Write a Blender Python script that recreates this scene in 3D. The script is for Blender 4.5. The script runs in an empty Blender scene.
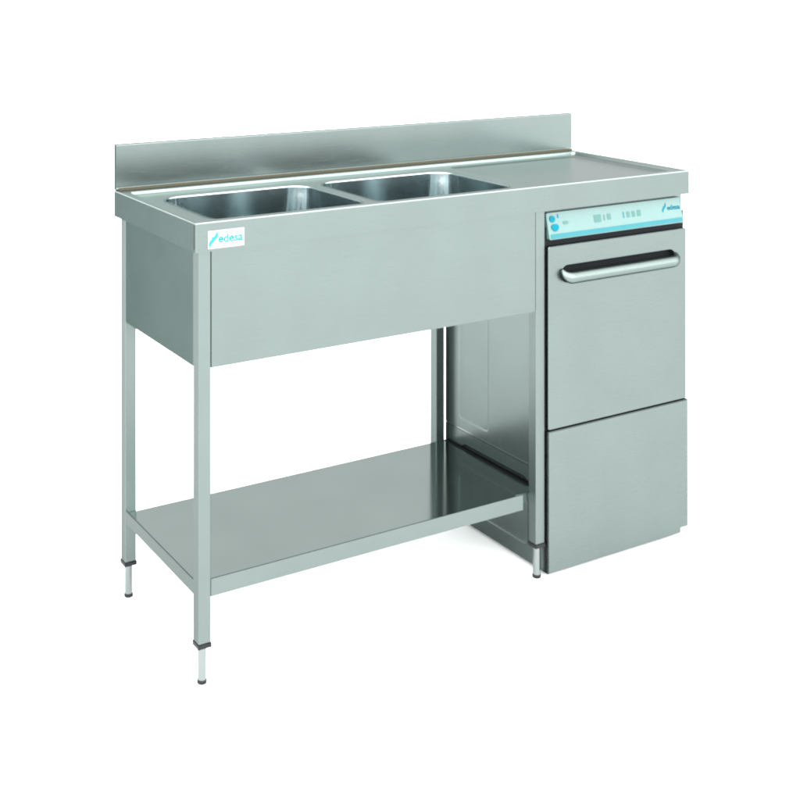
import bpy, bmesh, math, random
from mathutils import Vector, Matrix

# ------------------------------------------------------------------ camera
scene = bpy.context.scene
COL = scene.collection
cam_data = bpy.data.cameras.new('camera')
cam = bpy.data.objects.new('camera', cam_data)
COL.objects.link(cam)
cam.location = (-0.9715, -2.1181, 1.3568)
cam.rotation_euler = (math.radians(90), 0, math.radians(-29.874))
cam_data.sensor_width = 36.0
cam_data.lens = 36.0 * 1211.776 / 800.0
cam_data.shift_x = (400 - 306.58) / 800.0
cam_data.shift_y = (-15.42 - 400) / 800.0
cam_data.clip_start = 0.05
cam_data.clip_end = 1000
scene.camera = cam

# ------------------------------------------------------------------ studio light
world = bpy.data.worlds.new('World')
scene.world = world
world.use_nodes = True
wn = world.node_tree
wbg = wn.nodes['Background']
wbg.inputs['Strength'].default_value = 1.0
# white studio surround, light gradient added: brighter from front left, dimmer from behind
wtc = wn.nodes.new('ShaderNodeTexCoord')
wdot = wn.nodes.new('ShaderNodeVectorMath')
wdot.operation = 'DOT_PRODUCT'
wdot.inputs[1].default_value = (-0.3, -0.95, 0.1)
wramp = wn.nodes.new('ShaderNodeMapRange')
wramp.interpolation_type = 'SMOOTHSTEP'
wramp.inputs['From Min'].default_value = -0.75
wramp.inputs['From Max'].default_value = 1.0
wramp.inputs['To Min'].default_value = 0.22
wramp.inputs['To Max'].default_value = 2.0
wn.links.new(wtc.outputs['Generated'], wdot.inputs[0])
wn.links.new(wdot.outputs['Value'], wramp.inputs['Value'])
wn.links.new(wramp.outputs[0], wbg.inputs['Color'])

scene.view_settings.view_transform = 'Standard'
scene.view_settings.look = 'None'
scene.view_settings.gamma = 1.0
scene.view_settings.exposure = 2.25
scene.cycles.max_bounces = 10
scene.cycles.pixel_filter_type = 'BLACKMAN_HARRIS'
scene.cycles.filter_width = 2.2


# ------------------------------------------------------------------ materials
def mat_base(name):
    m = bpy.data.materials.new(name)
    m.use_nodes = True
    nt = m.node_tree
    return m, nt, nt.nodes['Principled BSDF']


def steel(name, tint, rough, stretch=(2, 90, 90), bump=0.02, vary=0.06, aniso=0.0, mott=0.07, edge=0.3):
    """brushed stainless steel: grain noise stretched along one axis, faint mottling"""
    m, nt, b = mat_base(name)
    N, L = nt.nodes, nt.links
    tc = N.new('ShaderNodeTexCoord')
    mp = N.new('ShaderNodeMapping')
    mp.inputs['Scale'].default_value = stretch
    L.new(tc.outputs['Object'], mp.inputs['Vector'])
    g = N.new('ShaderNodeTexNoise')
    g.inputs['Scale'].default_value = 6.0
    g.inputs['Detail'].default_value = 4.0
    L.new(mp.outputs[0], g.inputs['Vector'])
    big = N.new('ShaderNodeTexNoise')
    big.inputs['Scale'].default_value = 7.0
    big.inputs['Detail'].default_value = 3.0
    L.new(tc.outputs['Object'], big.inputs['Vector'])
    r = N.new('ShaderNodeMapRange')
    r.inputs['To Min'].default_value = max(0.02, rough - vary)
    r.inputs['To Max'].default_value = rough + vary
    L.new(g.outputs['Fac'], r.inputs['Value'])
    L.new(r.outputs[0], b.inputs['Roughness'])
    cr = N.new('ShaderNodeMapRange')
    cr.inputs['To Min'].default_value = 1.0 - mott
    cr.inputs['To Max'].default_value = 1.0 + mott
    L.new(big.outputs['Fac'], cr.inputs['Value'])
    mx = N.new('ShaderNodeVectorMath')
    mx.operation = 'SCALE'
    mx.inputs[0].default_value = tint
    L.new(cr.outputs[0], mx.inputs['Scale'])
    L.new(mx.outputs[0], b.inputs['Base Color'])
    b.inputs['Metallic'].default_value = 1.0
    b.inputs['Anisotropic'].default_value = aniso
    b.inputs['Specular Tint'].default_value = (edge, edge, edge, 1)
    if bump:
        bp = N.new('ShaderNodeBump')
        bp.inputs['Strength'].default_value = bump
        bp.inputs['Distance'].default_value = 0.002
        L.new(g.outputs['Fac'], bp.inputs['Height'])
        L.new(bp.outputs[0], b.inputs['Normal'])
    return m


def plain(name, col, rough, metallic=0.0, noise=0.05, scale=40, spec=0.5):
    m, nt, b = mat_base(name)
    N, L = nt.nodes, nt.links
    tc = N.new('ShaderNodeTexCoord')
    n = N.new('ShaderNodeTexNoise')
    n.inputs['Scale'].default_value = scale
    L.new(tc.outputs['Object'], n.inputs['Vector'])
    r = N.new('ShaderNodeMapRange')
    r.inputs['To Min'].default_value = 1 - noise
    r.inputs['To Max'].default_value = 1 + noise
    L.new(n.outputs['Fac'], r.inputs['Value'])
    v = N.new('ShaderNodeVectorMath')
    v.operation = 'SCALE'
    v.inputs[0].default_value = col
    L.new(r.outputs[0], v.inputs['Scale'])
    L.new(v.outputs[0], b.inputs['Base Color'])
    b.inputs['Roughness'].default_value = rough
    b.inputs['Metallic'].default_value = metallic
    b.inputs['Specular IOR Level'].default_value = spec
    return m


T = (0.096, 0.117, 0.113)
M = {
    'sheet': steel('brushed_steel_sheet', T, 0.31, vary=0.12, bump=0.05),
    'splash': steel('splashback_steel', T, 0.25),
    'side': steel('brushed_steel_side_sheet', T, 0.34, stretch=(90, 2, 90), edge=0.25),
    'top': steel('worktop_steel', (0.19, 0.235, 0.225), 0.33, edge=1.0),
    'basin': steel('polished_basin_steel', (0.40, 0.465, 0.475), 0.15, stretch=(60, 60, 60), bump=0.0, edge=0.6),
    'shelf': steel('satin_shelf_steel', (0.34, 0.41, 0.39), 0.12, bump=0.004, vary=0.03, edge=0.8),
    'tube': steel('square_tube_steel', T, 0.4, stretch=(90, 90, 2), edge=0.55),
    'door': steel('machine_door_steel', T, 0.30, vary=0.12, bump=0.05),
    'cabinet': steel('machine_cabinet_steel', T, 0.26, stretch=(90, 90, 2), vary=0.03, bump=0.008, edge=0.35),
    'grip': steel('handle_bar_steel', (0.104, 0.128, 0.122), 0.28, stretch=(2, 90, 90)),
    'bright': plain('bright_turned_steel', (0.145, 0.165, 0.162), 0.2, 1.0),
    'black': plain('black_plastic', (0.005, 0.0055, 0.007), 0.5, spec=0.15),
    'gasket': plain('black_rubber_gasket', (0.005, 0.006, 0.007), 0.7, spec=0.06),
    'floor': plain('white_studio_floor', (0.96, 0.96, 0.96), 0.9, noise=0.01, scale=3),
    'fascia': plain('pale_aqua_fascia', (0.043, 0.093, 0.087), 0.35),
    'stripe': plain('aqua_stripe_print', (0.018, 0.095, 0.108), 0.5, spec=0.1),
    'cyan': plain('cyan_print', (0.0005, 0.085, 0.118), 0.5, spec=0.05),
    'pale': plain('faint_aqua_print', (0.042, 0.094, 0.088), 0.5, spec=0.1),
    'ink': plain('dark_grey_print', (0.03, 0.045, 0.045), 0.4),
    'white': plain('white_sticker', (0.25, 0.26, 0.26), 0.5),
    'logo': plain('bright_cyan_print', (0.012, 0.17, 0.18), 0.5, spec=0.05),
    'joint_line': plain('olive_brown_reflection', (0.030, 0.0272, 0.0165), 0.6, spec=0.12),
}


# ------------------------------------------------------------------ helpers
def obj(name, bm, m, parent=None, smooth=True, angle=35):
    me = bpy.data.meshes.new(name)
    bmesh.ops.recalc_face_normals(bm, faces=bm.faces)
    bm.to_mesh(me)
    bm.free()
    me.materials.append(m)
    if smooth:
        me.polygons.foreach_set('use_smooth', [True] * len(me.polygons))
        me.set_sharp_from_angle(angle=math.radians(angle))
    o = bpy.data.objects.new(name, me)
    COL.objects.link(o)
    if smooth:
        w = o.modifiers.new('weighted_normals', 'WEIGHTED_NORMAL')
        w.keep_sharp = True
        w.weight = 100
    if parent:
        o.parent = parent
    return o


def empty(name, loc):
    o = bpy.data.objects.new(name, None)
    o.location = loc
    o.empty_display_size = 0.1
    COL.objects.link(o)
    return o


def add_box(bm, x0, x1, y0, y1, z0, z1, bev=0.0, seg=2):
    b2 = bmesh.new()
    bmesh.ops.create_cube(b2, size=1.0)
    for v in b2.verts:
        v.co = Vector(((x0 + x1) / 2 + v.co.x * (x1 - x0), (y0 + y1) / 2 + v.co.y * (y1 - y0), (z0 + z1) / 2 + v.co.z * (z1 - z0)))
    if bev > 0:
        bmesh.ops.bevel(b2, geom=b2.edges[:], offset=bev, segments=seg, affect='EDGES', profile=0.5)
    join(bm, b2)
    return bm


def join(bm, other):
    me = bpy.data.meshes.new('tmp')
    other.to_mesh(me)
    other.free()
    bm.from_mesh(me)
    bpy.data.meshes.remove(me)


def box(x0, x1, y0, y1, z0, z1, bev=0.0, seg=2):
    return add_box(bmesh.new(), x0, x1, y0, y1, z0, z1, bev, seg)


def rrect(x0, x1, y0, y1, r, n=6):
    """rounded rectangle, counter-clockwise"""
    pts = []
    for cx, cy, a0 in ((x1 - r, y1 - r, 0), (x0 + r, y1 - r, 90), (x0 + r, y0 + r, 180), (x1 - r, y0 + r, 270)):
        for k in range(n + 1):
            a = math.radians(a0 + 90 * k / n)
            pts.append((cx + r * math.cos(a), cy + r * math.sin(a)))
    return pts


def loft(bm, loops, close=True):
    """loops: list of equal-length point lists; bridges each to the next. Returns vert loops"""
    vl = [[bm.verts.new(p) for p in lp] for lp in loops]
    n = len(vl[0])
    for a, b in zip(vl[:-1], vl[1:]):
        for i in range(n if close else n - 1):
            j = (i + 1) % n
            bm.faces.new((a[i], a[j], b[j], b[i]))
    return vl


def fill_between(bm, loops):
    """fill a planar region bounded by vert loops (outer + holes)"""
    ed = []
    for lp in loops:
        n = len(lp)
        for i in range(n):
            e = bm.edges.get((lp[i], lp[(i + 1) % n])) or bm.edges.new((lp[i], lp[(i + 1) % n]))
            ed.append(e)
    bmesh.ops.triangle_fill(bm, use_beauty=True, use_dissolve=False, edges=ed)


def lathe(bm, cx, cy, prof, n=20):
    """prof: (radius, z) bottom to top, capped"""
    loops = [[(cx + r * math.cos(2 * math.pi * k / n), cy + r * math.sin(2 * math.pi * k / n), z) for k in range(n)] for r, z in prof]
    vl = loft(bm, loops)
    bm.faces.new(vl[0][::-1])
    bm.faces.new(vl[-1])
    return bm


def tube(bm, path, radii, n=14, flat=(1, 1)):
    """tube along path; cross-section built from a fixed up vector"""
    loops = []
    P = [Vector(p) for p in path]
    for i, p in enumerate(P):
        t = (P[min(i + 1, len(P) - 1)] - P[max(i - 1, 0)]).normalized()
        a = Vector((0, 1, 0))
        a = (a - t * a.dot(t)).normalized()
        b = t.cross(a).normalized()
        loops.append([p + a * radii[i] * flat[0] * math.cos(2 * math.pi * k / n) + b * radii[i] * flat[1] * math.sin(2 * math.pi * k / n) for k in range(n)])
    vl = loft(bm, loops)
    bm.faces.new(vl[0][::-1])
    bm.faces.new(vl[-1])
    return bm


def lettering(name, text, m, parent, origin, height, width=None, tilt=0.0, depth=0.0004, shear=0.0):
    """text standing in the XZ plane facing -Y, lower-left corner at origin, converted to a mesh"""
    cu = bpy.data.curves.new(name, 'FONT')
    cu.body = text
    cu.size = 1.0
    cu.extrude = 0.0
    cu.shear = shear
    cu.offset = 0.024
    tmp = bpy.data.objects.new(name + '_tmp', cu)
    COL.objects.link(tmp)
    dg = bpy.context.evaluated_depsgraph_get()
    dg.update()
    me = bpy.data.meshes.new_from_object(tmp.evaluated_get(dg))
    bpy.data.objects.remove(tmp)
    xs = [v.co.x for v in me.vertices]
    ys = [v.co.y for v in me.vertices]
    x0, x1, y0, y1 = min(xs), max(xs), min(ys), max(ys)
    s = height / (y1 - y0)
    sx = s if width is None else width / (x1 - x0)
    ct, st = math.cos(tilt), math.sin(tilt)
    bm = bmesh.new()
    bm.from_mesh(me)
    bpy.data.meshes.remove(me)
    for v in bm.verts:
        x, z = (v.co.x - x0) * sx, (v.co.y - y0) * s
        v.co = Vector((origin[0] + x, origin[1] + z * st, origin[2] + z * ct))
    r = bmesh.ops.extrude_face_region(bm, geom=bm.faces[:])
    for v in [g for g in r['geom'] if isinstance(g, bmesh.types.BMVert)]:
        v.co += Vector((0, -depth * ct, depth * st))
    return obj(name, bm, m, parent, smooth=False)


def swoosh(name, m, parent, origin, h, tilt=0.0, depth=0.0004):
    """the tall slanted f-like stroke in front of the lettering"""
    ct, st = math.cos(tilt), math.sin(tilt)
    c, w = [], []
    for k in range(13):
        t = k / 12
        z = t * h
        x = h * (0.06 + 0.52 * t + 0.09 * math.sin((t - 0.5) * 2 * math.pi))
        c.append((x, z))
        w.append(h * (0.04 + 0.13 * math.sin(math.pi * t)))
    lft = [(x - a, z) for (x, z), a in zip(c, w)]
    rgt = [(x + a, z) for (x, z), a in zip(c, w)]
    bm = bmesh.new()

    def p(q, d):
        return (origin[0] + q[0], origin[1] + q[1] * st - d * ct, origin[2] + q[1] * ct + d * st)
    outline = [[p(a, d) for a, d in ((l, 0), (l, depth), (r, depth), (r, 0))] for l, r in zip(lft, rgt)]
    vl = loft(bm, outline, close=True)
    bm.faces.new(vl[0])
    bm.faces.new(vl[-1])
    # cross stroke of the f
    zc = 0.6 * h
    xc = h * 0.36
    q = [(xc - 0.2 * h, zc), (xc + 0.28 * h, zc + 0.03 * h), (xc + 0.28 * h, zc + 0.1 * h), (xc - 0.2 * h, zc + 0.07 * h)]
    f = [bm.verts.new(p(a, depth * 1.4)) for a in q]
    g = [bm.verts.new(p(a, 0)) for a in q]
    bm.faces.new(f)
    for i in range(4):
        j = (i + 1) % 4
        bm.faces.new((f[i], g[i], g[j], f[j]))
    return obj(name, bm, m, parent, smooth=False)


# ------------------------------------------------------------------ setting
bm = bmesh.new()
S = 300
vs = [bm.verts.new(p) for p in ((-S, -S, 0), (S, -S, 0), (S, S, 0), (-S, S, 0))]
bm.faces.new(vs)
floor = obj('floor', bm, M['floor'], smooth=False)
floor['kind'] = 'structure'
floor['label'] = 'plain pure white studio floor under the sink unit'

# ------------------------------------------------------------------ sink unit
L, D, H = 1.334, 0.4351, 0.900
LIP = 0.058            # height of the folded edge of the worktop
I0, LS = 0.012, 0.0263  # inset and size of the legs
XR = 0.854             # left face of the right legs
APB = 0.6125           # bottom of the aprons

sink = empty('sink_unit', (0, 0, 0))
sink['label'] = 'stainless steel double basin sink table with splashback, open frame legs and lower shelf'
sink['category'] = 'sink'

# worktop: folded lip, raised rim, recessed field with two holes and a pressed draining area
BAS = [(0.060, 0.424, 0.036, 0.326), (0.456, 0.826, 0.036, 0.330)]
bm = bmesh.new()


def inset_loop(d, z, r, d_back=None):
    d_back = d if d_back is None else d_back
    return [(x, y, z) for x, y in rrect(d, L - d, d, D - d_back, r, 4)]


FZ = H - 0.0080
SB = 0.013   # splashback thickness
outer = [
    inset_loop(0.010, H - LIP, 0.003),
    inset_loop(0.000, H - LIP, 0.003),
    inset_loop(0.000, H - 0.003, 0.003),
    inset_loop(0.0008, H - 0.0009, 0.003),
    inset_loop(0.003, H, 0.003),
    inset_loop(0.016, H, 0.006, SB + 0.0290),
    inset_loop(0.019, H - 0.001, 0.008, SB + 0.0300),
    inset_loop(0.0225, FZ + 0.001, 0.010, SB + 0.0306),
    inset_loop(0.0255, FZ, 0.012, SB + 0.0322),
]
vl = loft(bm, outer)
holes = []
for (x0, x1, y0, y1) in BAS:
    holes.append([bm.verts.new((x, y, FZ)) for x, y in rrect(x0, x1, y0, y1, 0.050, 10)])
dr_o = [(x, y, FZ) for x, y in rrect(0.868, 1.300, 0.040, 0.372, 0.018, 4)]
dr_i = [(x, y, FZ - 0.003) for x, y in rrect(0.876, 1.292, 0.048, 0.364, 0.014, 4)]
dvl = loft(bm, [dr_o, dr_i])
fill_between(bm, [vl[-1]] + holes + [dvl[0]])
bm.faces.new(dvl[1])
bm.faces.ensure_lookup_table()
for i in range(2 * len(vl[0])):
    bm.faces[i].material_index = 1       # folded edge in darker steel than the top, shade put into the colour
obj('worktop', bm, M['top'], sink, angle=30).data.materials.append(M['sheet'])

for (x0, x1, y0, y1) in BAS:
    bm = bmesh.new()
    lp = []
    R0 = 0.050
    # rolled rim then walls with slight draft, floor radius
    # (inset, depth, corner radius): tight rolled rim, upright walls, corners that open out downwards
    prof = [(-0.0035, 0.0005, R0 + 0.003), (-0.0010, 0.0008, R0 + 0.001), (0.0006, 0.0004, R0), (0.0014, -0.0006, R0 - 0.001),
            (0.0017, -0.0022, R0 - 0.001), (0.0019, -0.020, R0), (0.0036, -0.080, R0 + 0.010), (0.0050, -0.150, R0 + 0.022),
            (0.0080, -0.172, R0 + 0.024), (0.015, -0.188, R0 + 0.02), (0.028, -0.198, R0 + 0.01), (0.046, -0.200, R0)]
    for d, dz, rr in prof:
        lp.append([(x, y, FZ + dz) for x, y in rrect(x0 + d, x1 - d, y0 + d, y1 - d, rr, 10)])
    v = loft(bm, lp)
    dcx, dcy = (x0 + x1) / 2, (y0 + y1) / 2
    hole = [bm.verts.new((dcx + 0.026 * math.cos(2 * math.pi * k / 24), dcy + 0.026 * math.sin(2 * math.pi * k / 24), FZ - 0.2)) for k in range(24)]
    fill_between(bm, [v[-1], hole])
    low = [bm.verts.new((q.co.x, q.co.y, q.co.z - 0.012)) for q in hole]
    for k in range(24):
        bm.faces.new((hole[k], hole[(k + 1) % 24], low[(k + 1) % 24], low[k]))
    bm.faces.new(low)
    obj('basin', bm, M['basin'], sink, angle=40)

# splashback: upright with folded top, standing on the rear of the worktop
bm = bmesh.new()
prof = [(D - SB - 0.006, H + 0.0006), (D - SB - 0.0025, H + 0.002), (D - SB, H + 0.007), (D - SB, H + 0.0985), (D - SB + 0.001, H + 0.1010), (D - SB + 0.003, H + 0.1018), (D - 0.001, H + 0.1018), (D, H + 0.1005), (D, H + 0.0006)]
vl = loft(bm, [[(x, y, z) for y, z in prof] for x in (0.0006, L - 0.0006)])
bm.faces.new(vl[0])
bm.faces.new(vl[1])
obj('splashback', bm, M['splash'], sink)
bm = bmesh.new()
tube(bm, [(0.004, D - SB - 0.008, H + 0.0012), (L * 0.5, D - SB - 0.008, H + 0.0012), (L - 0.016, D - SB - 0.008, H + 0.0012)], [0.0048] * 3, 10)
obj('joint_reflection_line', bm, M['joint_line'], sink)  # olive-brown strip added to paint a reflected line along the joint

# aprons
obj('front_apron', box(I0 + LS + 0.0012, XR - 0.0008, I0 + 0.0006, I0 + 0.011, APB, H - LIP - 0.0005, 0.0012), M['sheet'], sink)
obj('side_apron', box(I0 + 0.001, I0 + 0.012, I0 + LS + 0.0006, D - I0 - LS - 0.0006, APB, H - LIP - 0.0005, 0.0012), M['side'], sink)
obj('corner_seam', box(-0.0004, 0.0010, 0.0042, 0.0080, H - LIP + 0.006, H - 0.006), M['black'], sink)

# legs: square tube, black end plug, round levelling foot
def make_leg(x, y):
    leg = obj('leg', box(x, x + LS, y, y + LS, 0.081, H - LIP - 0.0008, 0.0022, 3), M['tube'], sink)
    e = 0.0012
    bm2 = box(x - e, x + LS + e, y - e, y + LS + e, 0.0725, 0.0812, 0.001)
    cap = obj('end_plug', bm2, M['black'], leg)
    cx, cy = x + LS / 2, y + LS / 2
    obj('levelling_foot', lathe(bmesh.new(), cx, cy, [(0.0086, 0.0085), (0.0086, 0.0724)]), M['bright'], leg)
    obj('foot_pad', lathe(bmesh.new(), cx, cy, [(0.0082, 0.0), (0.0098, 0.0015), (0.0098, 0.0070), (0.0088, 0.0085)]), M['black'], leg)
    return leg


for x in (I0, XR):
    for y in (I0, D - I0 - LS):
        make_leg(x, y)

# lower shelf: tray with folded lips, notched at the legs
bm = bmesh.new()
SZ, LT, LB = 0.192, 0.2035, 0.1695
x0, x1, y0, y1 = I0 + 0.0008, 0.876, I0 + 0.0008, 0.3955
fx1 = 0.8165
add_box(bm, I0 + LS + 0.0006, fx1, y0, y0 + 0.0030, LB, LT)          # front lip
add_box(bm, x0, x0 + 0.003, I0 + LS + 0.0006, D - I0 - LS - 0.0006, LB, LT - 0.006, 0.0010)   # left lip
lips = len(bm.faces)
# tray floor as one polygon, 2 mm sheet
pl = [(I0 + LS + 0.0008, y0 + 0.0035), (fx1, y0 + 0.0035), (fx1, 0.040), (x1, 0.040), (x1, y1), (x0 + 0.0035, y1), (x0 + 0.0035, I0 + LS + 0.0014), (I0 + LS + 0.0008, I0 + LS + 0.0014)]
tv = [bm.verts.new((x, y, SZ)) for x, y in pl]
bv = [bm.verts.new((x, y, SZ - 0.002)) for x, y in pl]
bm.faces.new(tv)
bm.faces.new(bv[::-1])
for i in range(len(pl)):
    j = (i + 1) % len(pl)
    bm.faces.new((tv[i], bv[i], bv[j], tv[j])).material_index = 1
add_box(bm, x0 + 0.004, x1 - 0.001, y1 - 0.003, y1 - 0.0005, LB, SZ - 0.0022)   # rear fold
add_box(bm, fx1 - 0.003, fx1, y0 + 0.0035, 0.040, LB, SZ - 0.0022)              # return at the notch
add_box(bm, fx1 + 0.001, XR - 0.0006, 0.0405, 0.0435, LB, SZ - 0.0022)
bm.faces.ensure_lookup_table()
for i in range(lips):
    bm.faces[i].material_index = 1       # brushed lips round the polished tray
obj('shelf', bm, M['shelf'], sink, smooth=False).data.materials.append(M['tube'])

obj('gap_shade_strip', box(0.8764, 0.8856, 0.041, 0.3950, 0.186, 0.1925), M['gasket'], sink)  # black strip added over the gap beside the cabinet to paint its shade

# maker's sticker on the front edge
st = obj('sticker', box(0.0263, 0.1039, -0.0007, -0.0002, 0.8473, 0.8817), M['white'], sink, smooth=False)
swoosh('emblem', M['logo'], st, (0.0285, -0.0007, 0.8505), 0.028)
lettering('lettering', 'edesa', M['logo'], st, (0.0480, -0.0007, 0.8570), 0.0170, 0.053)

# ------------------------------------------------------------------ dishwasher
X0, X1 = 0.886, 1.332
FY = 0.004
dw = empty('dishwasher', ((X0 + X1) / 2, 0.2, 0))
dw['label'] = 'stainless steel undercounter dishwasher with aqua control strip, fitted below the draining end of the worktop'
dw['category'] = 'dishwasher'


def dpart(name, bm, m, parent=None, **k):
    """child of the dishwasher, built in world coordinates"""
    bm.transform(Matrix.Translation(-Vector(dw.location)))
    return obj(name, bm, m, parent or dw, **k)


# cabinet with an embossed left side
bm = bmesh.new()
CY0, CY1, CZ0, CZ1 = 0.026, 0.400, 0.010, 0.8405
add_box(bm, X0 + 0.004, X1, CY0, CY1, CZ0, CZ1)
def side_panel(bm, z0, z1, embosses):
    o = [bm.verts.new((X0, y, z)) for y, z in ((CY0, z0), (CY1, z0), (CY1, z1), (CY0, z1))]
    hs = []
    for (ya, yb, za, zb, r, d) in embosses:
        lo = [[(X0 + dd, y, z) for y, z in rrect(ya + i, yb - i, za + i, zb - i, r - i, 5)] for i, dd in ((0, 0), (0.002, d * 0.3), (0.005, d))]
        w = loft(bm, lo)
        bm.faces.new(w[-1])
        hs.append(w[0])
    fill_between(bm, [o] + hs)
    b = [bm.verts.new((X0 + 0.004, v.co.y, v.co.z)) for v in o]
    for i in range(4):
        j = (i + 1) % 4
        bm.faces.new((o[i], o[j], b[j], b[i]))
side_panel(bm, 0.240, CZ1, [(0.224, 0.345, 0.262, 0.60, 0.012, 0.0014)])
side_panel(bm, CZ0, 0.2345, [(0.075, 0.335, 0.045, 0.205, 0.02, 0.0022)])
dpart('cabinet', bm, M['cabinet'], angle=25)
dpart('seam_strip', box(X0 + 0.0012, X0 + 0.0038, CY0, CY1, 0.2347, 0.2398), M['bright'], smooth=False)
for x in (X0 + 0.05, X1 - 0.05):
    for y in (0.07, 0.36):
        dpart('foot', lathe(bmesh.new(), x, y, [(0.018, 0), (0.018, 0.0098)]), M['black'])

# dark rubber frame behind the door
dpart('gasket', box(0.8815, 1.3290, 0.016, 0.0255, 0.3345, 0.8000, 0.001), M['gasket'])

# door with a pill-shaped grip opening
DX0, DX1, DZ0, DZ1 = 0.8846, 1.3262, 0.3387, 0.7575
bm = bmesh.new()
fr = [(x, FY + dd, z) for dd, i in ((0, 0),) for x, z in rrect(DX0 + 0.0015, DX1 - 0.0015, DZ0 + 0.0015, DZ1 - 0.0015, 0.003, 3)]
bk = [(x, FY + 0.0018, z) for x, z in rrect(DX0, DX1, DZ0, DZ1, 0.004, 3)]
bk2 = [(x, FY + 0.0118, z) for x, z in rrect(DX0, DX1, DZ0, DZ1, 0.004, 3)]
dv = loft(bm, [fr, bk, bk2])
GX0, GX1, GZ0, GZ1 = 0.9215, 1.2885, 0.6700, 0.7112
gr = (GZ1 - GZ0) / 2 - 0.0002
g0 = [(x, FY, z) for x, z in rrect(GX0, GX1, GZ0, GZ1, gr, 8)]
g1 = [(x, FY + 0.0015, z) for x, z in rrect(GX0 + .0012, GX1 - .0012, GZ0 + .0012, GZ1 - .0012, gr - .0012, 8)]
gv = loft(bm, [g0, g1])
fill_between(bm, [dv[0], gv[0]])
bm.faces.new(dv[-1])
door = dpart('door', bm, M['door'])
bm = bmesh.new()
r0 = [(x, FY + 0.0016, z) for x, z in rrect(GX0 + .0013, GX1 - .0013, GZ0 + .0013, GZ1 - .0013, gr - .0013, 8)]
r1 = [(x, FY + 0.0110, z) for x, z in rrect(GX0 + .004, GX1 - .004, GZ0 + .004, GZ1 - .004, gr - .004, 8)]
rv = loft(bm, [r0, r1])
bm.faces.new(rv[-1])
dpart('grip_recess', bm, M['gasket'], door)
# grip bar: thick rounded bar along the bottom of the recess whose ends curl up round it
path, rad = [], []
zb, zt, yo = 0.6840, 0.7000, -0.008
for k in range(7):
    a = math.radians(90 * k / 6)
    path.append((GX0 + 0.0235 - 0.021 * math.cos(a), FY - (FY - yo) * math.sin(a), zt - (zt - zb) * math.sin(a)))
    rad.append(0.0055 + 0.0087 * math.sin(a))
for k in range(1, 12):
    path.append((GX0 + 0.0235 + (GX1 - GX0 - 0.047) * k / 12, yo, zb))
    rad.append(0.0142)
for k in range(6, -1, -1):
    a = math.radians(90 * k / 6)
    path.append((GX1 - 0.0235 + 0.021 * math.cos(a), FY - (FY - yo) * math.sin(a), zt - (zt - zb) * math.sin(a)))
    rad.append(0.0055 + 0.0087 * math.sin(a))
bm = tube(bmesh.new(), path, rad, 18, (1.0, 1.0))
dpart('handle', bm, M['grip'], door)

# lower front panel, bottom right corner stepped
bm = bmesh.new()
out = [(0.8835, 0.0105), (1.3080, 0.0105), (1.3080, 0.0220), (1.3330, 0.0220), (1.3330, 0.3348), (0.8835, 0.3348)]
f = [bm.verts.new((x, FY, z)) for x, z in out]
bm.faces.new(f)
r = bmesh.ops.extrude_face_region(bm, geom=bm.faces[:])
for v in [g for g in r['geom'] if isinstance(g, bmesh.types.BMVert)]:
    v.co.y += 0.0215
bmesh.ops.bevel(bm, geom=[e for e in bm.edges if all(abs(v.co.y - FY) < 1e-5 for v in e.verts)], offset=0.0015, segments=2, affect='EDGES')
dpart('lower_panel', bm, M['door'])

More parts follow.
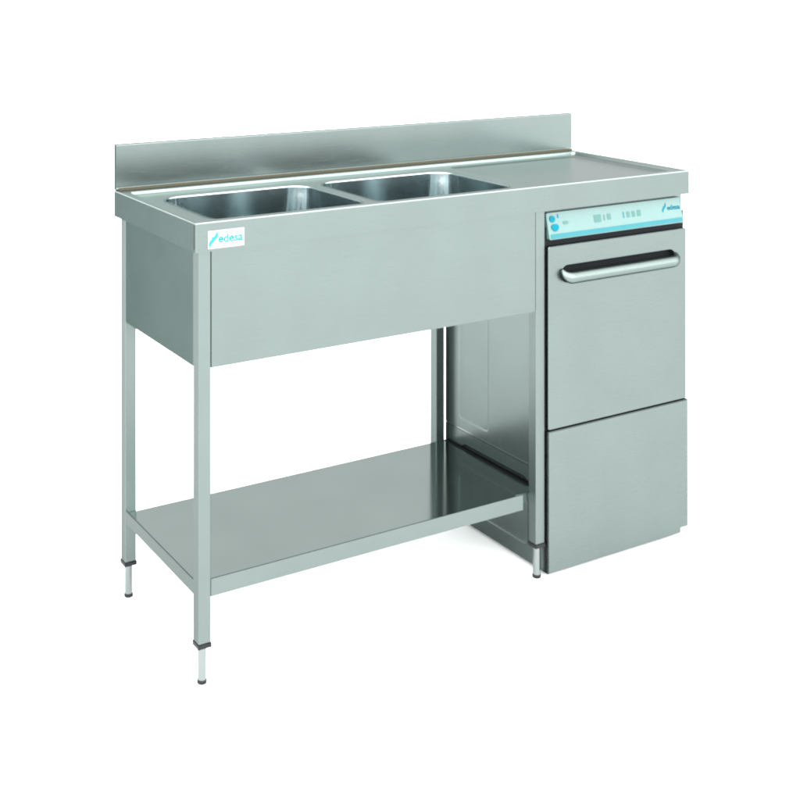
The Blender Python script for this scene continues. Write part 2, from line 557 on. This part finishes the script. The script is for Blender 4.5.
# control strip, leaning back at the top
tilt = math.atan2(0.015, 0.063)
PX0, PX1, PZ0, PZ1 = 0.8885, 1.3180, 0.7725, 0.8330
def pp(x, s, d=0.0):
    """point on the strip: s metres up its face, d metres proud"""
    return Vector((x, FY + 0.001 + s * math.sin(tilt) - d * math.cos(tilt), PZ0 + s * math.cos(tilt) + d * math.sin(tilt)))
SH = (PZ1 - PZ0) / math.cos(tilt)
bm = bmesh.new()
a = [pp(x, s) for x, s in rrect(PX0, PX1, 0, SH, 0.004, 4)]
a2 = [pp(x, s, 0.0012) for x, s in rrect(PX0 + .0012, PX1 - .0012, .0012, SH - .0012, 0.0035, 4)]
b = [(p.x, 0.0255, p.z) for p in a]
v = loft(bm, [b, a, a2])
bm.faces.new(v[0])
bm.faces.new(v[-1])
strip = dpart('control_strip', bm, M['fascia'])


def on_strip(name, outline, m, d0=0.0012, d1=0.0018):
    bm = bmesh.new()
    v = loft(bm, [[pp(x, s, d0) for x, s in outline], [pp(x, s, d1) for x, s in outline]])
    bm.faces.new(v[-1])
    return dpart(name, bm, m, strip, smooth=False)


on_strip('stripe', rrect(PX0 + 0.004, PX1 - 0.002, 0.0020, 0.0125, 0.002, 3), M['stripe'])
on_strip('button', [(0.9035 + 0.0080 * math.cos(t), 0.0465 + 0.0075 * math.sin(t)) for t in [2 * math.pi * k / 24 for k in range(24)]], M['cyan'], 0.0012, 0.0032)
on_strip('button', [(0.9085 + 0.0105 * math.cos(t) * (1 + 0.25 * math.sin(t)), 0.0265 + 0.0085 * math.sin(t)) for t in [2 * math.pi * k / 24 for k in range(24)]], M['cyan'], 0.0012, 0.0032)
on_strip('indicator_mark', rrect(0.9195, 0.9235, 0.047, 0.056, 0.001, 2), M['cyan'])
on_strip('indicator_mark', rrect(0.934, 0.950, 0.031, 0.039, 0.003, 3), M['pale'])
for xa, xb, sa, sb, mm in ((1.030, 1.052, 0.026, 0.044, 'pale'), (1.060, 1.064, 0.028, 0.042, 'ink'), (1.071, 1.083, 0.029, 0.043, 'pale'),
                           (1.122, 1.126, 0.028, 0.043, 'stripe'), (1.134, 1.144, 0.028, 0.042, 'pale'),
                           (1.151, 1.161, 0.028, 0.042, 'pale'), (1.168, 1.180, 0.028, 0.043, 'pale')):
    on_strip('indicator_mark', rrect(xa, xb, sa, sb, 0.0012, 2), M[mm])
loc = -Vector(dw.location)
o1 = pp(1.2520, 0.0290, 0.0013) + loc
swoosh('emblem', M['cyan'], strip, o1, 0.022, tilt)
o2 = pp(1.2690, 0.0330, 0.0013) + loc
lettering('lettering', 'edesa', M['cyan'], strip, o2, 0.012, 0.043, tilt)
